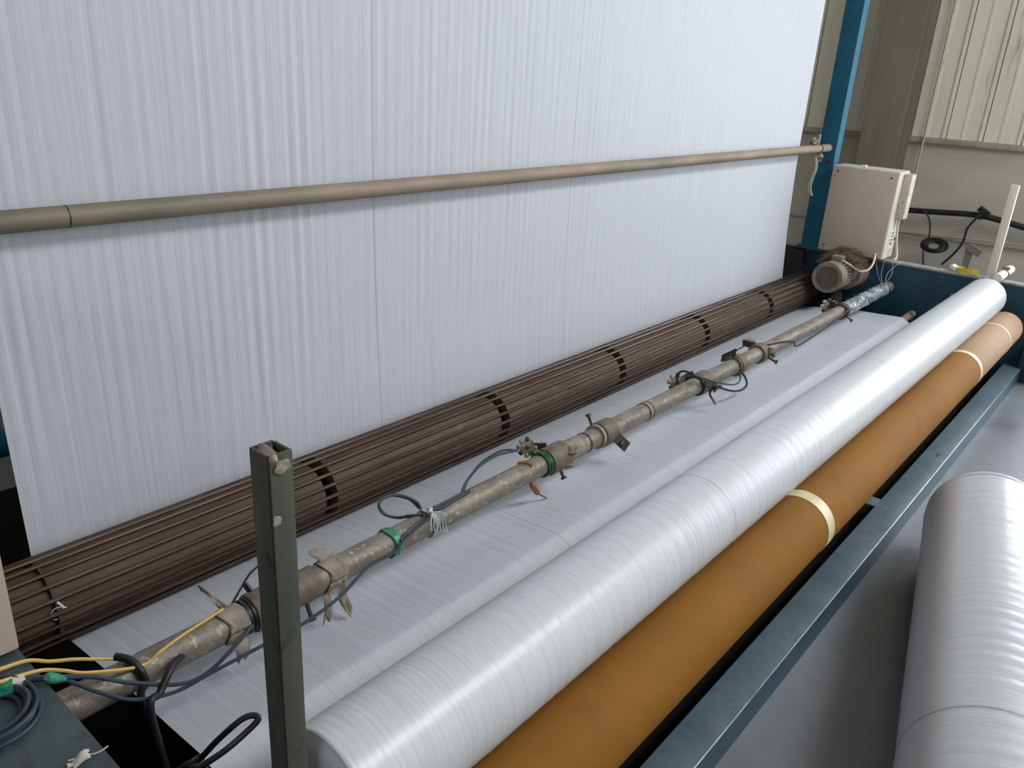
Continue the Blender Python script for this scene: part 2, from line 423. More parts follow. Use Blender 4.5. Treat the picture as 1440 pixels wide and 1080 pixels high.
# ------------------------------------------------------------------ woven cloth (one sheet, hanging then running forward)
CY, CZ, CR = 1.8865, 0.347, 0.1125
def web_path():
    p = []
    z = 3.4
    while z > CZ + .001:
        p.append((2.0, z)); z -= 0.035
    for k in range(0, 13):
        a = -radians(k*8.0)
        p.append((CY + .1145*cos(a), CZ + .1145*sin(a)))
    for q in ((1.845, .2365), (1.77, .248), (1.70, .258), (1.61, .271), (1.52, .283), (1.43, .290), (1.344, .295), (1.27, .301), (1.232, .304)):
        p.append(q)
    for k in range(1, 6):
        a = radians(90 + k*9 - 5)
        p.append((1.219 + .024*cos(a), .280 + .024*sin(a)))
    p += [(1.15, .264), (1.09, .228), (1.02, .195), (.92, .185), (.85, .19), (.815, .215), (.806, .27), (.805, .33), (.805, .39)]
    return p
def build_web():
    P = web_path()
    s = [0.0]
    for a, c in zip(P, P[1:]): s.append(s[-1] + math.hypot(a[0]-c[0], a[1]-c[1]))
    i_flat = next(i for i, q in enumerate(P) if q[1] < .24)
    s_flat = s[i_flat]
    NX = 620
    rnd = random.Random(3)
    waves = [(rnd.uniform(90, 210), rnd.uniform(0, 6.28), rnd.uniform(.4, 1.6), rnd.uniform(0, 6.28)) for _ in range(9)]
    vs, uvs = [], []
    for j, (y, z) in enumerate(P):
        # edges of the sheet
        if z > .3 and y > 1.95:
            xl = .572 + .012*max(0, min(1, (1.2 - z)))
            xr = 5.19 + .12*max(0, min(1, (1.35 - z)/1.0))**2
        else:
            xl, xr = .586, 5.33
            if y < 1.84: xr = 5.35
            if y < 1.2: xl, xr = .60, 5.36
        a = P[max(j-1,0)]; c = P[min(j+1,len(P)-1)]
        ty, tz = c[0]-a[0], c[1]-a[1]; l = math.hypot(ty, tz)
        ny, nz = tz/l, -ty/l          # front / upper side
        near_end = min(1.0, abs(y-1.22)/.15) if y < 1.9 else min(1.0, max(.15, (z-.45)/.4))
        for i in range(NX+1):
            u = i/NX
            x = xl + (xr-xl)*u
            am = 0.0
            for fq, ph, fs, ps in waves:
                am += sin(fq*x + ph + .6*sin(fs*s[j]*1.7 + ps))*(.6+.4*sin(fs*s[j]*2 + ps + 3*x))
            amp = (.00050 + .00055*max(0, 1-u*1.6))*near_end
            if y < 1.9: amp *= .55
            d = am*amp/2.2
            if y < 1.9 and y > 1.25: d += .004*sin(1.7*x+.6)*sin((1.84-y)/.6*pi)
            vs.append((x, y + ny*d*-1, z + nz*d*-1)); uvs.append((.58 + u*4.66, s[j]))
    fs = []
    W = NX+1
    for j in range(len(P)-1):
        for i in range(NX):
            fs.append((j*W+i, j*W+i+1, (j+1)*W+i+1, (j+1)*W+i))
    me = bpy.data.meshes.new('woven_cloth')
    me.from_pydata(vs, [], fs); me.update()
    me.polygons.foreach_set('use_smooth', [True]*len(me.polygons))
    ul = me.uv_layers.new(name='UVMap')
    flat = []
    for f in fs:
        for v in f: flat += uvs[v]
    ul.data.foreach_set('uv', flat)
    me.materials.append(M['web'])
    o = bpy.data.objects.new('woven_cloth', me); C.objects.link(o)
    tag(o, 'wide white woven cloth hanging down, then running flat under the cage roller', 'cloth')
build_web()

def cloth_roll(x0, x1, cy, cz, r, prof_ends, NX, NA, name, mt, parent=None, yaw=0, wob=.00028, seed=1):
    """lathe with UV, axis along local x; returns object"""
    rnd = random.Random(seed)
    w = [(rnd.uniform(20, 160), rnd.uniform(0, 6.3), rnd.uniform(1, 3)) for _ in range(7)]
    vs, uvs, fs = [], [], []
    st = []
    for k, (dx, rr) in enumerate(prof_ends): st.append((x0+dx, rr, 0))
    for i in range(NX+1):
        x = x0 + prof_ends[-1][0] + (x1-x0-2*prof_ends[-1][0])*i/NX
        st.append((x, r, 1))
    for dx, rr in reversed(prof_ends): st.append((x1-dx, rr, 0))
    for x, rr, on in st:
        for k in range(NA+1):
            a = 2*pi*k/NA
            d = 0
            if on:
                for fq, ph, n in w: d += sin(fq*x + ph + .35*sin(round(n)*a + ph))
                d *= wob/2
            q = rr + d
            vs.append((x, cy + q*cos(a), cz + q*sin(a))); uvs.append((x, a*r))
    W = NA+1
    for j in range(len(st)-1):
        for k in range(NA): fs.append((j*W+k, j*W+k+1, (j+1)*W+k+1, (j+1)*W+k))
    me = bpy.data.meshes.new(name); me.from_pydata(vs, [], fs); me.update()
    me.polygons.foreach_set('use_smooth', [True]*len(me.polygons))
    ul = me.uv_layers.new(name='UVMap'); flat = []
    for f in fs:
        for v in f: flat += uvs[v]
    ul.data.foreach_set('uv', flat)
    bm = bmesh.new(); bm.from_mesh(me); bmesh.ops.recalc_face_normals(bm, faces=bm.faces); bm.to_mesh(me); bm.free()
    me.materials.append(mt)
    o = bpy.data.objects.new(name, me); C.objects.link(o)
    if parent is not None:
        o.parent = parent
    return o

# roll being wound, resting on the two drive drums
RY, RZ, RR = 0.805, 0.521, 0.1135
t = thing('winding_roll', (0, 0, 0), 'long white cloth roll being wound on top of the ochre drum', 'roll')
cloth_roll(.57, 5.37, RY, RZ, RR, [(0, .046), (.0005, .098), (.006, .1015), (.007, .108), (.012, RR-.001)], 620, 72, 'wound_cloth', M['wound'], t)
MB().pipe((.545, RY, RZ), (5.47, RY, RZ), .045, .038).build('core_tube', M['card'], t)

# drive drums
def drum(y, z, r, front):
    if front:
        t = thing('drive_drum', (3, y, z), 'ochre rubber drum with cream tape bands under the front of the roll', 'drum')
        MB().lathe((.64, y, z), (5, y, z), [(0, r-.004), (.004, r), (3.686, r), (3.69, r-.002)], 72).build('rubber_sleeve', M['ochre'], t)
        tag(MB().lathe((4.33, y, z), (5.44, y, z), [(0, r-.002), (.003, r), (1.085, r), (1.105, r-.006)], 72).build('rubber_sleeve', M['beige'], t), 'pinkish beige sleeve at the far end')
        for x0, w in ((2.265, .052), (4.315, .042), (5.035, .03)):
            MB().pipe((x0, y, z), (x0+w, y, z), r+.0016, r-.001, 72).build('tape_band', M['band'], t)
    else:
        t = thing('drive_drum', (3, y, z), 'rear rubber drum hidden behind the white roll', 'drum')
        MB().lathe((.64, y, z), (5.44, y, z), [(0, r-.004), (.004, r), (4.795, r), (4.80, r-.004)], 64).build('rubber_sleeve', M['ochre'], t)
    MB().cyl((.38, y, z), (5.59, y, z), .025, 20).build('shaft', M['bolt'], t)
drum(.674, .3515, .100, True)
drum(.940, .354, .100, False)

# spreader bar under the fold of the cloth
t = thing('spreader_bar', (3, 1.219, .28), 'grey steel bar under the fold of the flat cloth', 'bar')
MB().cyl((.38, 1.219, .280), (5.595, 1.219, .280), .0225, 24).build('bar_tube', M['galv'], t)
MB().pipe((5.50, 1.219, .280), (5.52, 1.219, .280), .031, .0226, 24).build('collar', M['clamp'], t)

# ------------------------------------------------------------------ cage roller
t = thing('cage_roller', (3, CY, CZ), 'brown slatted cage roller of rusty rods at the foot of the cloth', 'roller')
stations = [.555, 1.38, 2.205, 3.03, 3.855, 4.68, 5.50]
NR = 20
for k in range(NR):
    a = 2*pi*(k+.35)/NR
    y = CY + (CR-.0055)*cos(a); z = CZ + (CR-.0055)*sin(a)
    MB().cyl((.44, y, z), (5.54, y, z), .0055, 8).build('rod', M['rod'], t)
for x in stations:
    MB().pipe((x-.004, CY, CZ), (x+.004, CY, CZ), CR-.0085, .03, 40).build('ring_plate', M['ring'], t)
for a_, c_ in zip([.41] + stations[1:], stations[1:]):
    MB().pipe((a_+.012, CY, CZ), (c_-.040, CY, CZ), CR-.020, CR-.024, 40).build('inner_sleeve', M['sleeve'], t)
MB().cyl((.38, CY, CZ), (5.595, CY, CZ), .028, 20).build('shaft', M['bolt'], t)

# ------------------------------------------------------------------ upper guide pipe
UY, UZ, UR = 1.955, 1.253, .0255
t = thing('guide_pipe', (3, UY, UZ), 'long dusty brown pipe running across the hanging cloth', 'pipe')
MB().cyl((-.4, UY, UZ), (5.575, UY, UZ), UR, 32).build('pipe_tube', M['galv'], t)
xj = pt(92, 299, y=UY).x
MB().pipe((xj-.0015, UY, UZ), (xj+.0015, UY, UZ), UR+.0006, UR-.002, 32).build('joint_line', M['black'], t)
MB().pipe((5.40, UY, UZ), (5.408, UY, UZ), UR+.004, UR, 28).build('wire_loop', M['bolt'], t)
t = thing('rope_clamp', (5.41, UY, UZ-.05), 'small grimy clamp and knot hanging off the end of the guide pipe', 'clamp')
MB().blob((5.42, UY-.01, UZ-.050), .022, 5, 2, .5).build('knot', M['rag'], t)
MB().obox((5.395, UY+.01, UZ+.055), (1,0,0), (0,1,0), (0,0,1), .02, .018, .07).build('strap', M['rag'], t)
MB().blob((5.35, UY+.02, UZ+.045), .024, 8, 2, .5).build('knot', M['rag'], t)
b = MB()
for k in range(4):
    x = 5.37+.012*k
    b.tube([(x, UY, UZ-.05), (x+.02, UY-.005, UZ-.12), (x+.03*sin(k), UY+.01, UZ-.24), (x+.05, UY, UZ-.30)], .0016, 5)
b.build('string', M['string'], t)

# ------------------------------------------------------------------ far end frame
XF = 5.60
t = thing('end_frame', (XF, 1.2, 0), 'dark teal end frame plate at the far end of the rolls', 'frame')
MB().box((XF, .40, 0), (XF+.012, 2.35, .575)).build('side_plate', M['teal'], t, smooth=False)
MB().box((XF-.002, .40, .575), (XF+.085, 2.35, .588), .003).build('top_flange', M['dust'], t)
MB().box((XF+.012, .40, 0), (XF+.08, .42, .575)).build('end_plate', M['teal'], t, smooth=False)
MB().box((XF+.012, 2.33, 0), (XF+.08, 2.35, .575)).build('end_plate', M['teal'], t, smooth=False)
MB().box((XF-.06, .43, .10), (XF-.001, .56, .24), .004).build('bearing_block', M['teal'], t)
MB().box((XF-.05, 1.98, .0), (XF-.001, 2.3, .56), .004).build('shade_block', M['dark'], t)  # added dark block, its colour stands for shade in the gap beside the cloth
for y, z in ((.73, .48), (.56, .37), (1.02, .45)):
    MB().cyl((XF-.012, y, z), (XF-.0005, y, z), .010, 6).build('bolt', M['wheel'], t)
t = thing('frame_column', (5.63, 1.96, .59), 'tall bright blue steel upright at the edge of the cloth', 'column')
MB().box((5.58, 1.905, .59), (5.588, 2.02, 3.6)).build('flange', M['blue'], t, smooth=False)
MB().box((5.588, 1.905, .59), (5.672, 1.913, 3.6)).build('flange', M['blue'], t, smooth=False)
MB().box((5.56, 1.88, .589), (5.69, 2.04, .602), .003).build('base_plate', M['blue'], t)
MB().cyl((5.570, 1.93, 1.17), (5.5795, 1.93, 1.17), .012, 6).build('bolt', M['bracket'], t)
# small fittings seen between the cloth and the upright
t = thing('air_valve', (5.5, 2.32, .6), 'black valve and rail in the gap behind the cloth edge', 'valve')
MB().box((5.45, 2.45, .590), (5.9, 2.50, .95), .004).build('rail', M['dark'], t)
MB().cyl((5.55, 2.44, .80), (5.75, 2.25, .86), .012, 10).build('arm', M['black'], t)
MB().lathe((5.62, 2.36, .66), (5.62, 2.36, .80), [(0, .02), (.02, .045), (.1, .05), (.14, .02)], 16).build('bulb', M['black'], t)

# control cabinet on the far frame
x0, x1, y0, y1, z0, z1 = 5.52, 5.74, 1.462, 1.885, .600, 1.155
t = thing('control_cabinet', (5.63, 1.67, .60), 'beige steel control cabinet bolted beside the blue upright', 'cabinet')
MB().box((x0+.012, y0, z0), (x1, y1, z1), .006).build('body', M['cabside'], t)
door = MB().box((x0, y0+.004, z0+.004), (x0+.0115, y1-.004, z1-.004), .003).build('door', M['cab'], t)
for yy_, zz_ in ((y0+.045, z1-.04), (y1-.04, z1-.035), (y1-.04, z0+.04)):
    MB().cyl((x0-.003, yy_, zz_), (x0+.001, yy_, zz_), .006, 10).build('screw', M['ink'], t)
MB().box((5.60, 1.70, z1), (5.63, 1.73, z1+.014), .003).build('top_knob', M['white'], t)
tr = MB().box((5.62, 1.412, .86), (5.71, 1.461, 1.14), .004).build('trunking', M['dirtywhite'], t)
lb = MB().box((5.60, 1.4600, .66), (5.69, 1.4618, .79)).build('paper_label', M['label'], t, smooth=False)
for k, (zq, w) in enumerate(((.765, .05), (.745, .04), (.72, .055), (.69, .03), (.70, .045))):
    MB().box((5.615 + .008*(k%2), 1.4592, zq-.004), (5.615+.008*(k%2)+w, 1.4601, zq+.003)).build('print_line', M['ink'], t, smooth=False)
MB().cyl((5.715, 1.461, .72), (5.715, 1.44, .72), .009, 10).build('latch', M['bolt'], t)
MB().cyl((x0-.002, y0+.045, z0+.022), (x0+.004, y0+.045, z0+.022), .010, 10).build('grommet', M['ink'], t)
t_ = MB().tube([(5.665, 1.446, .86), (5.665, 1.444, .80), (5.67, 1.435, .72), (5.675, 1.42, .65), (5.66, 1.41, .602), (5.64, 1.42, .595)], .008, 8).build('white_cable', M['cabside'])
tag(t_, 'short white cable dropping from the trunking beside the cabinet', 'cable')

# motor and gearbox
my, mz, mr = 1.672, .492, .098
t = thing('electric_motor', (5.3, my, mz-.1), 'dusty electric motor with round fan grille beneath the cabinet', 'motor')
hx = 5.19
MB().pipe((hx, my, mz), (hx+.085, my, mz), mr, mr-.006, 40).build('fan_cover', M['motor'], t)
MB().pipe((hx-.004, my, mz), (hx+.004, my, mz), mr-.002, mr-.024, 40).build('cover_rim', M['motor'], t)
MB().cyl((hx+.012, my, mz), (hx+.016, my, mz), mr-.008, 32).build('fan_disc', M['ring'], t)
b = MB(); R_ = mr-.022
for k in range(-5, 6):
    q = k*.0148
    if abs(q) >= R_: continue
    l = sqrt(R_*R_-q*q)
    b.box((hx-.001, my+q-.0028, mz-l), (hx+.002, my+q+.0028, mz+l))
    b.box((hx-.001, my-l, mz+q-.0028), (hx+.0024, my+l, mz+q+.0028))
b.build('fan_grille', M['motor'], t, smooth=False)
MB().cyl((hx+.085, my, mz), (hx+.24, my, mz), mr-.020, 32).build('stator_body', M['motor'], t)
b = MB()
for k in range(26):
    a = 2*pi*k/26
    c = Vector((hx+.162, my+(mr-.016)*cos(a), mz+(mr-.016)*sin(a)))
    b.obox(c, (1,0,0), (0, cos(a), sin(a)), (0, -sin(a), cos(a)), .15, .026, .004)
b.build('cooling_fins', M['motor'], t, smooth=False)
MB().lathe((hx+.24, my, mz), (hx+.27, my, mz), [(0, mr-.01), (.004, mr), (.022, mr), (.026, mr-.012)], 32).build('end_shield', M['motor'], t)
MB().box((hx+.11, my-.035, mz+.085), (hx+.19, my+.035, mz+.125), .006).build('terminal_box', M['motor'], t)
t = thing('gearbox', (5.53, 1.67, .4), 'round dusty gearbox housing behind the fan motor', 'gearbox')
MB().lathe((5.462, my, mz), (5.598, my, mz), [(0, .08), (.01, .120), (.03, .128), (.11, .128), (.13, .135), (.136, .135)], 32).build('housing', M['motor'], t)
MB().cyl((5.50, my+.02, mz-.22), (5.50, my+.02, mz-.10), .04, 16).build('foot', M['ring'], t)
b = MB(); rnd = random.Random(5)
for k in range(900):
    a = rnd.uniform(-1.3, 1.25); xx = rnd.uniform(5.36, 5.56)
    rr_ = (.130 if xx > 5.455 else .112) + rnd.uniform(0, .026)
    p = Vector((xx, my + rr_*sin(a), mz + rr_*cos(a)))
    d = Vector((rnd.uniform(-1,1), rnd.uniform(-1,1), rnd.uniform(-.5,.7))).normalized()*rnd.uniform(.015,.035)
    mid = p + Vector((rnd.uniform(-.006,.006), rnd.uniform(-.006,.006), rnd.uniform(0,.01)))
    b.tube([p-d, mid, p+d], .0012, 3, 2)
tag(b.build('straw_tuft', M['straw']), 'matted dusty straw heaped over the gearbox', 'straw', kind='stuff')
tag(MB().tube([pt(1231, 357, x=5.515), pt(1228, 370, x=5.47), pt(1220, 380, x=5.42), pt(1208, 381, x=5.38), pt(1196, 373, x=5.36), pt(1186, 367, x=5.34), pt(1176, 363, x=5.32)], .007, 8).build('motor_cable', M['cabside']),
    'white cable looping from cabinet door bottom to the motor', 'cable')

# guide posts
t = thing('guide_post', (5.615, .85, .588), 'cream painted upright bar at the far end of the rolls', 'post')
MB().box((5.604, .820, .589), (5.634, .864, 1.15), .002).build('bar', M['cream'], t)
MB().box((5.598, .812, .589), (5.64, .872, .597), .001).build('foot', M['cream'], t)
t = thing('shaft_stub', (5.7, .78, .60), 'short cream pipe stub with a clamp beside the cream post', 'pipe')
MB().cyl((5.50, .787, .618), (5.86, .782, .622), .027, 24, .003).build('tube', M['cream'], t)
MB().pipe((5.66, .782, .6183), (5.672, .782, .6187), .030, .0262, 24).build('wire_ring', M['bolt'], t)
MB().obox((5.70, .782, .652), (1,0,0), (0,1,0), (0,0,1), .03, .04, .012).build('clamp_ear', M['clamp'], t)
MB().cyl((5.70, .79, .655), (5.70, .79, .675), .006, 8).build('bolt', M['wheel'], t)
# yellow tape on the frame
c = pt(1361, 380, x=5.64); c.z = .590
t = thing('tape_roll', c, 'yellow adhesive tape coil lying on the far frame edge', 'tape')
b = MB(); ring = []
n = 28
for k in range(n+1):
    a = 2*pi*k/n*.93 + .3
    ring.append((c.x + .035*cos(a), c.y + .062*sin(a)))
for k in range(n):
    (xa, ya), (xb, yb) = ring[k], ring[k+1]
    b.obox(((xa+xb)/2, (ya+yb)/2, .590+.016+.003*sin(k*.5)), (xb-xa, yb-ya, 0), (-(yb-ya), xb-xa, 0), (0,0,1), math.hypot(xb-xa, yb-ya)*1.08, .0035, .030)
b.build('tape_band', M['tape'], t, smooth=False)
c2 = pt(1343, 372, x=5.65)
tag(MB().obox((c2.x, c2.y, .615), (1,0,.1), (0,1,.4), (0,-.4,1), .05, .03, .02).blob((c2.x+.01, c2.y+.01, .61), .018, 3, 1, .5).build('white_scrap', M['white']), 'crumpled white scrap beside the yellow tape', 'scrap')

# ------------------------------------------------------------------ far wall services
tag(MB().tube([(XW-.045, 1.853, 4.5), (XW-.045, 1.853, 2.4), (XW-.045, 1.855, 1.4), (XW-.045, 1.86, .55)], .0085, 10, 2).build('conduit', M['conduit']), 'thin pale conduit running down the far wall', 'conduit')
tag(MB().tube([pt(1255, 293, x=7.42), pt(1285, 296, x=7.42), pt(1330, 299, x=7.42), pt(1370, 302, x=7.42), pt(1400, 308, x=7.42), pt(1440, 320, x=7.42), pt(1500, 338, x=7.42)], .024, 12).build('black_hose', M['black']), 'thick black hose strung along the far wall', 'hose')
c = pt(1383, 301, x=7.40)
t = thing('hose_clip', c, 'dark ragged clip tying the hose to the far wall', 'clip')
MB().obox(c + Vector((-.005, 0, .02)), (1,0,0), (0,1,.6), (0,-.6,1), .06, .09, .04).build('clip_block', M['black'], t)
MB().pipe(c + Vector((0, .03, -.012)), c + Vector((0, .0, -.014)), .034, .0275, 16).build('tie', M['bracket'], t)
tag(MB().tube([pt(1288, 294, x=7.40), pt(1298, 296, x=7.39), pt(1306, 306, x=7.39), pt(1308, 320, x=7.39), pt(1306, 338, x=7.37)], .007, 8).build('drop_cable', M['black']), 'thin black cable dropping from the hose into the coil', 'cable')
c = pt(1313, 346, x=7.30)
t = thing('cable_coil', c, 'dark coil of cable hanging near the end frame', 'cable')
for k in range(5):
    b = MB(); rr_ = .040 + .012*k
    pts = []
    for j in range(18):
        a = 2*pi*j/18
        pts.append(c + Vector((.04*sin(a) + .004*k, rr_*1.15*cos(a), rr_*.60*sin(a) + .004*((k*7)%3))))
    b.tube(pts, .008, 6, 3, closed=True).build('turn', M['black'], t)
tag(MB().tube([pt(1298, 352, x=7.32), pt(1298, 365, x=7.32), pt(1299, 380, x=7.32)], .006, 6).build('drop_cable', M['black']), 'thin black cable hanging below the coil', 'cable')
tag(MB().tube([pt(1376, 304, x=7.37), pt(1368, 312, x=7.36), pt(1360, 322, x=7.36), pt(1357, 332, x=7.36), pt(1352, 344, x=7.36), pt(1340, 358, x=7.36), pt(1324, 372, x=7.36)], .009, 8).build('drop_cable', M['black']), 'brown black cable curving down from the hose clip', 'cable')
tag(MB().tube([pt(1250, 323, x=7.45), pt(1280, 327, x=7.45), pt(1440, 345, x=7.45), pt(1520, 354, x=7.45)], .0085, 8, 2).build('wall_rail', M['conduit']), 'thin pale rail low along the far wall', 'rail')
t = thing('wall_bracket', pt(1357, 372, x=7.30), 'small brown angle bracket standing by the far wall', 'bracket')
b0 = pt(1357, 378, x=7.30); b1 = pt(1360, 345, x=7.30)
MB().box((7.29, b0.y-.02, 0), (7.33, b0.y+.03, b1.z)).build('upright', M['girder'], t, smooth=False)
MB().obox((7.30, b0.y-.035, b1.z-.03), (1,0,0), (0,1,.5), (0,-.5,1), .04, .10, .055).build('arm', M['girder'], t, smooth=False)

# ------------------------------------------------------------------ front floor beam
t = thing('floor_beam', (3, .59, 0), 'worn blue grey steel beam on the floor before the ochre drum', 'beam')
MB().box((.40, .542, .092), (5.598, .640, .100), .002).build('top_plate', M['beam'], t)
MB().box((.40, .542, 0), (5.598, .548, .0915)).build('front_web', M['beamface'], t, smooth=False)
MB().cyl((.40, .5435, .0985), (5.598, .5435, .0985), .0019, 8).build('edge_highlight', M['edgeglint'], t)  # thin bright strip, the edge highlight built in as a part
xb = 3.10
MB().box((xb, .640, .092), (xb+.075, .72, .0995), .002).build('tie_plate', M['beam'], t)
MB().obox((3.80, .585, .1005), (1,.1,0), (-.1,1,0), (0,0,1), .05, .004, .0012).obox((3.815, .580, .1005), (-.1,1,0), (1,.1,0), (0,0,1), .024, .005, .0012).build('paint_mark', M['ink'], t, smooth=False)

# ------------------------------------------------------------------ near end frame
XN = .362
t = thing('end_frame', (.2, 1.2, 0), 'dark blue grey steel end frame with flat top nearest the camera', 'frame')
MB().box((-.25, .42, .583), (XN, 2.05, .592), .002).build('top_plate', M['plate'], t)
MB().box((XN-.012, .42, 0), (XN-.003, 2.05, .583)).build('side_plate', M['teal'], t, smooth=False)
MB().box((-.25, .42, 0), (-.24, 2.05, .583)).build('side_plate', M['teal'], t, smooth=False)
MB().box((-.24, 2.03, 0), (XN-.012, 2.05, .583)).build('end_plate', M['teal'], t, smooth=False)
t = thing('control_cabinet', (.2, 1.63, .592), 'beige steel cabinet cut off by the left picture edge', 'cabinet')
MB().box((.10, 1.40, .6), (XN, 1.86, 1.16), .004).build('body', M['cab'], t)
MB().box((.12, 1.42, .5925), (XN-.02, 1.84, .6)).build('plinth', M['dark'], t, smooth=False)
# blue upright at the near end
t = thing('frame_column', (.30, 1.98, .592), 'blue steel upright beyond the near beige cabinet', 'column')
MB().box((.28, 1.905, .592), (.36, 1.913, 3.6)).build('flange', M['blue'], t, smooth=False)
MB().box((.352, 1.913, .592), (.36, 2.02, 3.6)).build('flange', M['blue'], t, smooth=False)
t = thing('back_roller', (.9, 2.9, 0), 'dark blue roller glimpsed behind the left edge of the cloth', 'roller')
c = pt(4, 622, y=2.9)
MB().cyl((-.5, 2.9, c.z), (5.5, 2.9, c.z), .05, 24).build('roller_tube', M['blue'], t)
MB().box((-.56, 2.85, 0), (-.48, 2.95, c.z+.06)).build('stand', M['teal'], t, smooth=False)
MB().box((5.48, 2.85, 0), (5.56, 2.95, c.z+.06)).build('stand', M['teal'], t, smooth=False)

# near guide post: two angle irons facing each other
t = thing('guide_post', (.518, .805, 0), 'greenish worn square steel post in front of the cage roller', 'post')
px0, px1, py0, py1, w_ = .500, .5355, .784, .8253, .0042
def angle_iron(cx, cy, sx, sy, lx, ly):
    b = MB()
    b.box((min(cx, cx+sx*lx), min(cy, cy+sy*w_), 0), (max(cx, cx+sx*lx), max(cy, cy+sy*w_), 1.16), .0012)
    b.box((min(cx, cx+sx*w_), min(cy+sy*w_*.9, cy+sy*ly), 0), (max(cx, cx+sx*w_), max(cy+sy*w_*.9, cy+sy*ly), 1.16), .0012)
    return b
angle_iron(px0, py1, 1, -1, .034, .0370).build('angle_iron', M['post'], t)
angle_iron(px1, py0, -1, 1, .0335, .0355).build('angle_iron', M['post'], t)
# crumpled paper in its mouth
b = MB()
n = 10; g = []
for i in range(n+1):
    for j in range(n+1):
        u, v = i/n, j/n
        x = px0+.005 + .025*u; y = py0+.006 + .030*v
        g.append((x, y, 1.152 + .010*sin(3*u+1.0)*sin(2.4*v+.3) + .004*sin(9*u+5*v) - .016*(1-u)*(1-v) + .004*v))
f_ = []
for i in range(n):
    for j in range(n):
        a = i*(n+1)+j; f_.append((a, a+1, a+n+2, a+n+1))
b.add(g, f_)
o = b.build('paper_wad', M['rag'], t)
md = o.modifiers.new('thickness', 'SOLIDIFY'); md.thickness = .0015
c = pt(398, 655, y=py0-.002); MB().blob(c, .010, 2, 3, .22, (1.1,.25,.9)).build('mud_patch', M['rag'], t)
c = pt(390, 733, y=py0-.001); MB().blob(c, .007, 4, 3, .2, (.9,.25,1.1)).build('mud_patch', M['rag'], t)
c = pt(384, 646, x=px0+.004); MB().blob(c, .007, 6, 2, .3, (.8,.9,.8)).build('mud_patch', M['rag'], t)

# ------------------------------------------------------------------ sensor pipe
SY, SZ, SR = 1.40, .424, .0352
t = thing('sensor_pipe', (3, SY, SZ), 'mottled grey pipe carrying clamps above the flat cloth', 'pipe')
MB().cyl((.30, SY, SZ), (5.598, SY, SZ), SR, 36).build('pipe_tube', M['galv2'], t)
for x0, x1, k in ((2.03, 2.10, .0025), (2.535, 2.55, .0022), (2.56, 2.565, .003)):
    MB().pipe((x0, SY, SZ), (x1, SY, SZ), SR+k, SR-.001, 36).build('tape_wrap', M['rag'], t)
MB().pipe((2.138, SY, SZ), (2.143, SY, SZ), SR+.002, SR-.001, 36).build('tape_wrap', M['black'], t)
MB().pipe((2.528, SY, SZ), (2.533, SY, SZ), SR+.002, SR-.001, 36).build('tape_wrap', M['black'], t)
# crumpled film around the far end
vs = MB(); rnd = random.Random(11); n, N_ = 40, 70
pr = []
base = 0
for j in range(N_+1):
    x = 4.74 + .78*j/N_
    for i in range(n):
        a = 2*pi*i/n
        rr_ = SR + .0045 + .0035*sin(5*a + 21*x) * sin(57*x + 3*a) + rnd.uniform(-.0012, .0012)
        vs.v.append(Vector((x, SY + rr_*cos(a), SZ + rr_*sin(a))))
for j in range(N_):
    for i in range(n):
        k = (i+1) % n
        vs.f.append((j*n+i, j*n+k, (j+1)*n+k, (j+1)*n+i))
tag(vs.build('film_wrap', M['foil'], t), 'crumpled clear film wrap with loose threads')
MB().pipe((5.49, SY, SZ), (5.498, SY, SZ), SR+.006, SR, 30).build('tie_band', M['black'], t)

def on_pipe(x, ang, r=SR):
    """ang 0 = toward the roll (-y), 90 = up"""
    return Vector((x, SY - r*cos(radians(ang)), SZ + r*sin(radians(ang))))
def pdir(ang):
    return Vector((0, -cos(radians(ang)), sin(radians(ang))))

def clamp(x, label, w=.055, bolts=(), mt=None, lumpy=False, group='clamps along the sensor pipe'):
    t = thing('pipe_clamp', (x, SY, SZ), label, 'clamp', group)
    MB().lathe((x-w/2, SY, SZ), (x+w/2, SY, SZ), [(0, SR+.0005), (0, SR+.010), (.004, SR+.012), (w-.004, SR+.012), (w, SR+.010), (w, SR+.0005)], 36, closed=False).build('collar', mt or M['clamp'], t)
    for dx, ang, L_ in bolts:
        p = on_pipe(x+dx, ang, SR+.008); q = on_pipe(x+dx, ang, SR+.012+L_)
        bo = MB().cyl(p, q, .0055, 10).build('bolt', M['bolt'], t)
        MB().cyl(q, q + pdir(ang)*.008, .011, 6).build('bolt_head', M['bolt'], t).parent = bo
    return t
def roller_wheel(c, axis, R, label, n=8):
    """disc carrying a ring of small rollers"""
    t = thing('roller_wheel', c, label, 'wheel', 'roller wheels beside the sensor pipe')
    c = Vector(c); ax = Vector(axis).normalized(); a = ax.orthogonal().normalized(); b_ = ax.cross(a)
    MB().cyl(c - ax*.006, c + ax*.006, R*.72, 20, .002).build('hub', M['wheel'], t)
    MB().cyl(c - ax*.012, c + ax*.012, R*.22, 12).build('axle', M['bolt'], t)
    for k in range(n):
        th = 2*pi*k/n
        rad = a*cos(th) + b_*sin(th); tan = -a*sin(th) + b_*cos(th)
        p = c + rad*R*.80
        L_ = R*.46
        MB().lathe(p - tan*L_/2, p + tan*L_/2, [(0, R*.16), (L_*.2, R*.24), (L_*.5, R*.27), (L_*.8, R*.24), (L_, R*.16)], 10).build('roller', M['wheel'] if k % 3 else M['bolt'], t)
    return t
def arm_part(t, p, q, w, th, mt, name='arm'):
    p = Vector(p); q = Vector(q); d = (q-p).normalized(); s_ = d.cross(Vector((1,0,0)))
    if s_.length < .1: s_ = d.cross(Vector((0,0,1)))
    s_.normalize()
    return MB().obox((p+q)/2, d, s_, d.cross(s_), (q-p).length, w, th).build(name, mt, t, smooth=False)

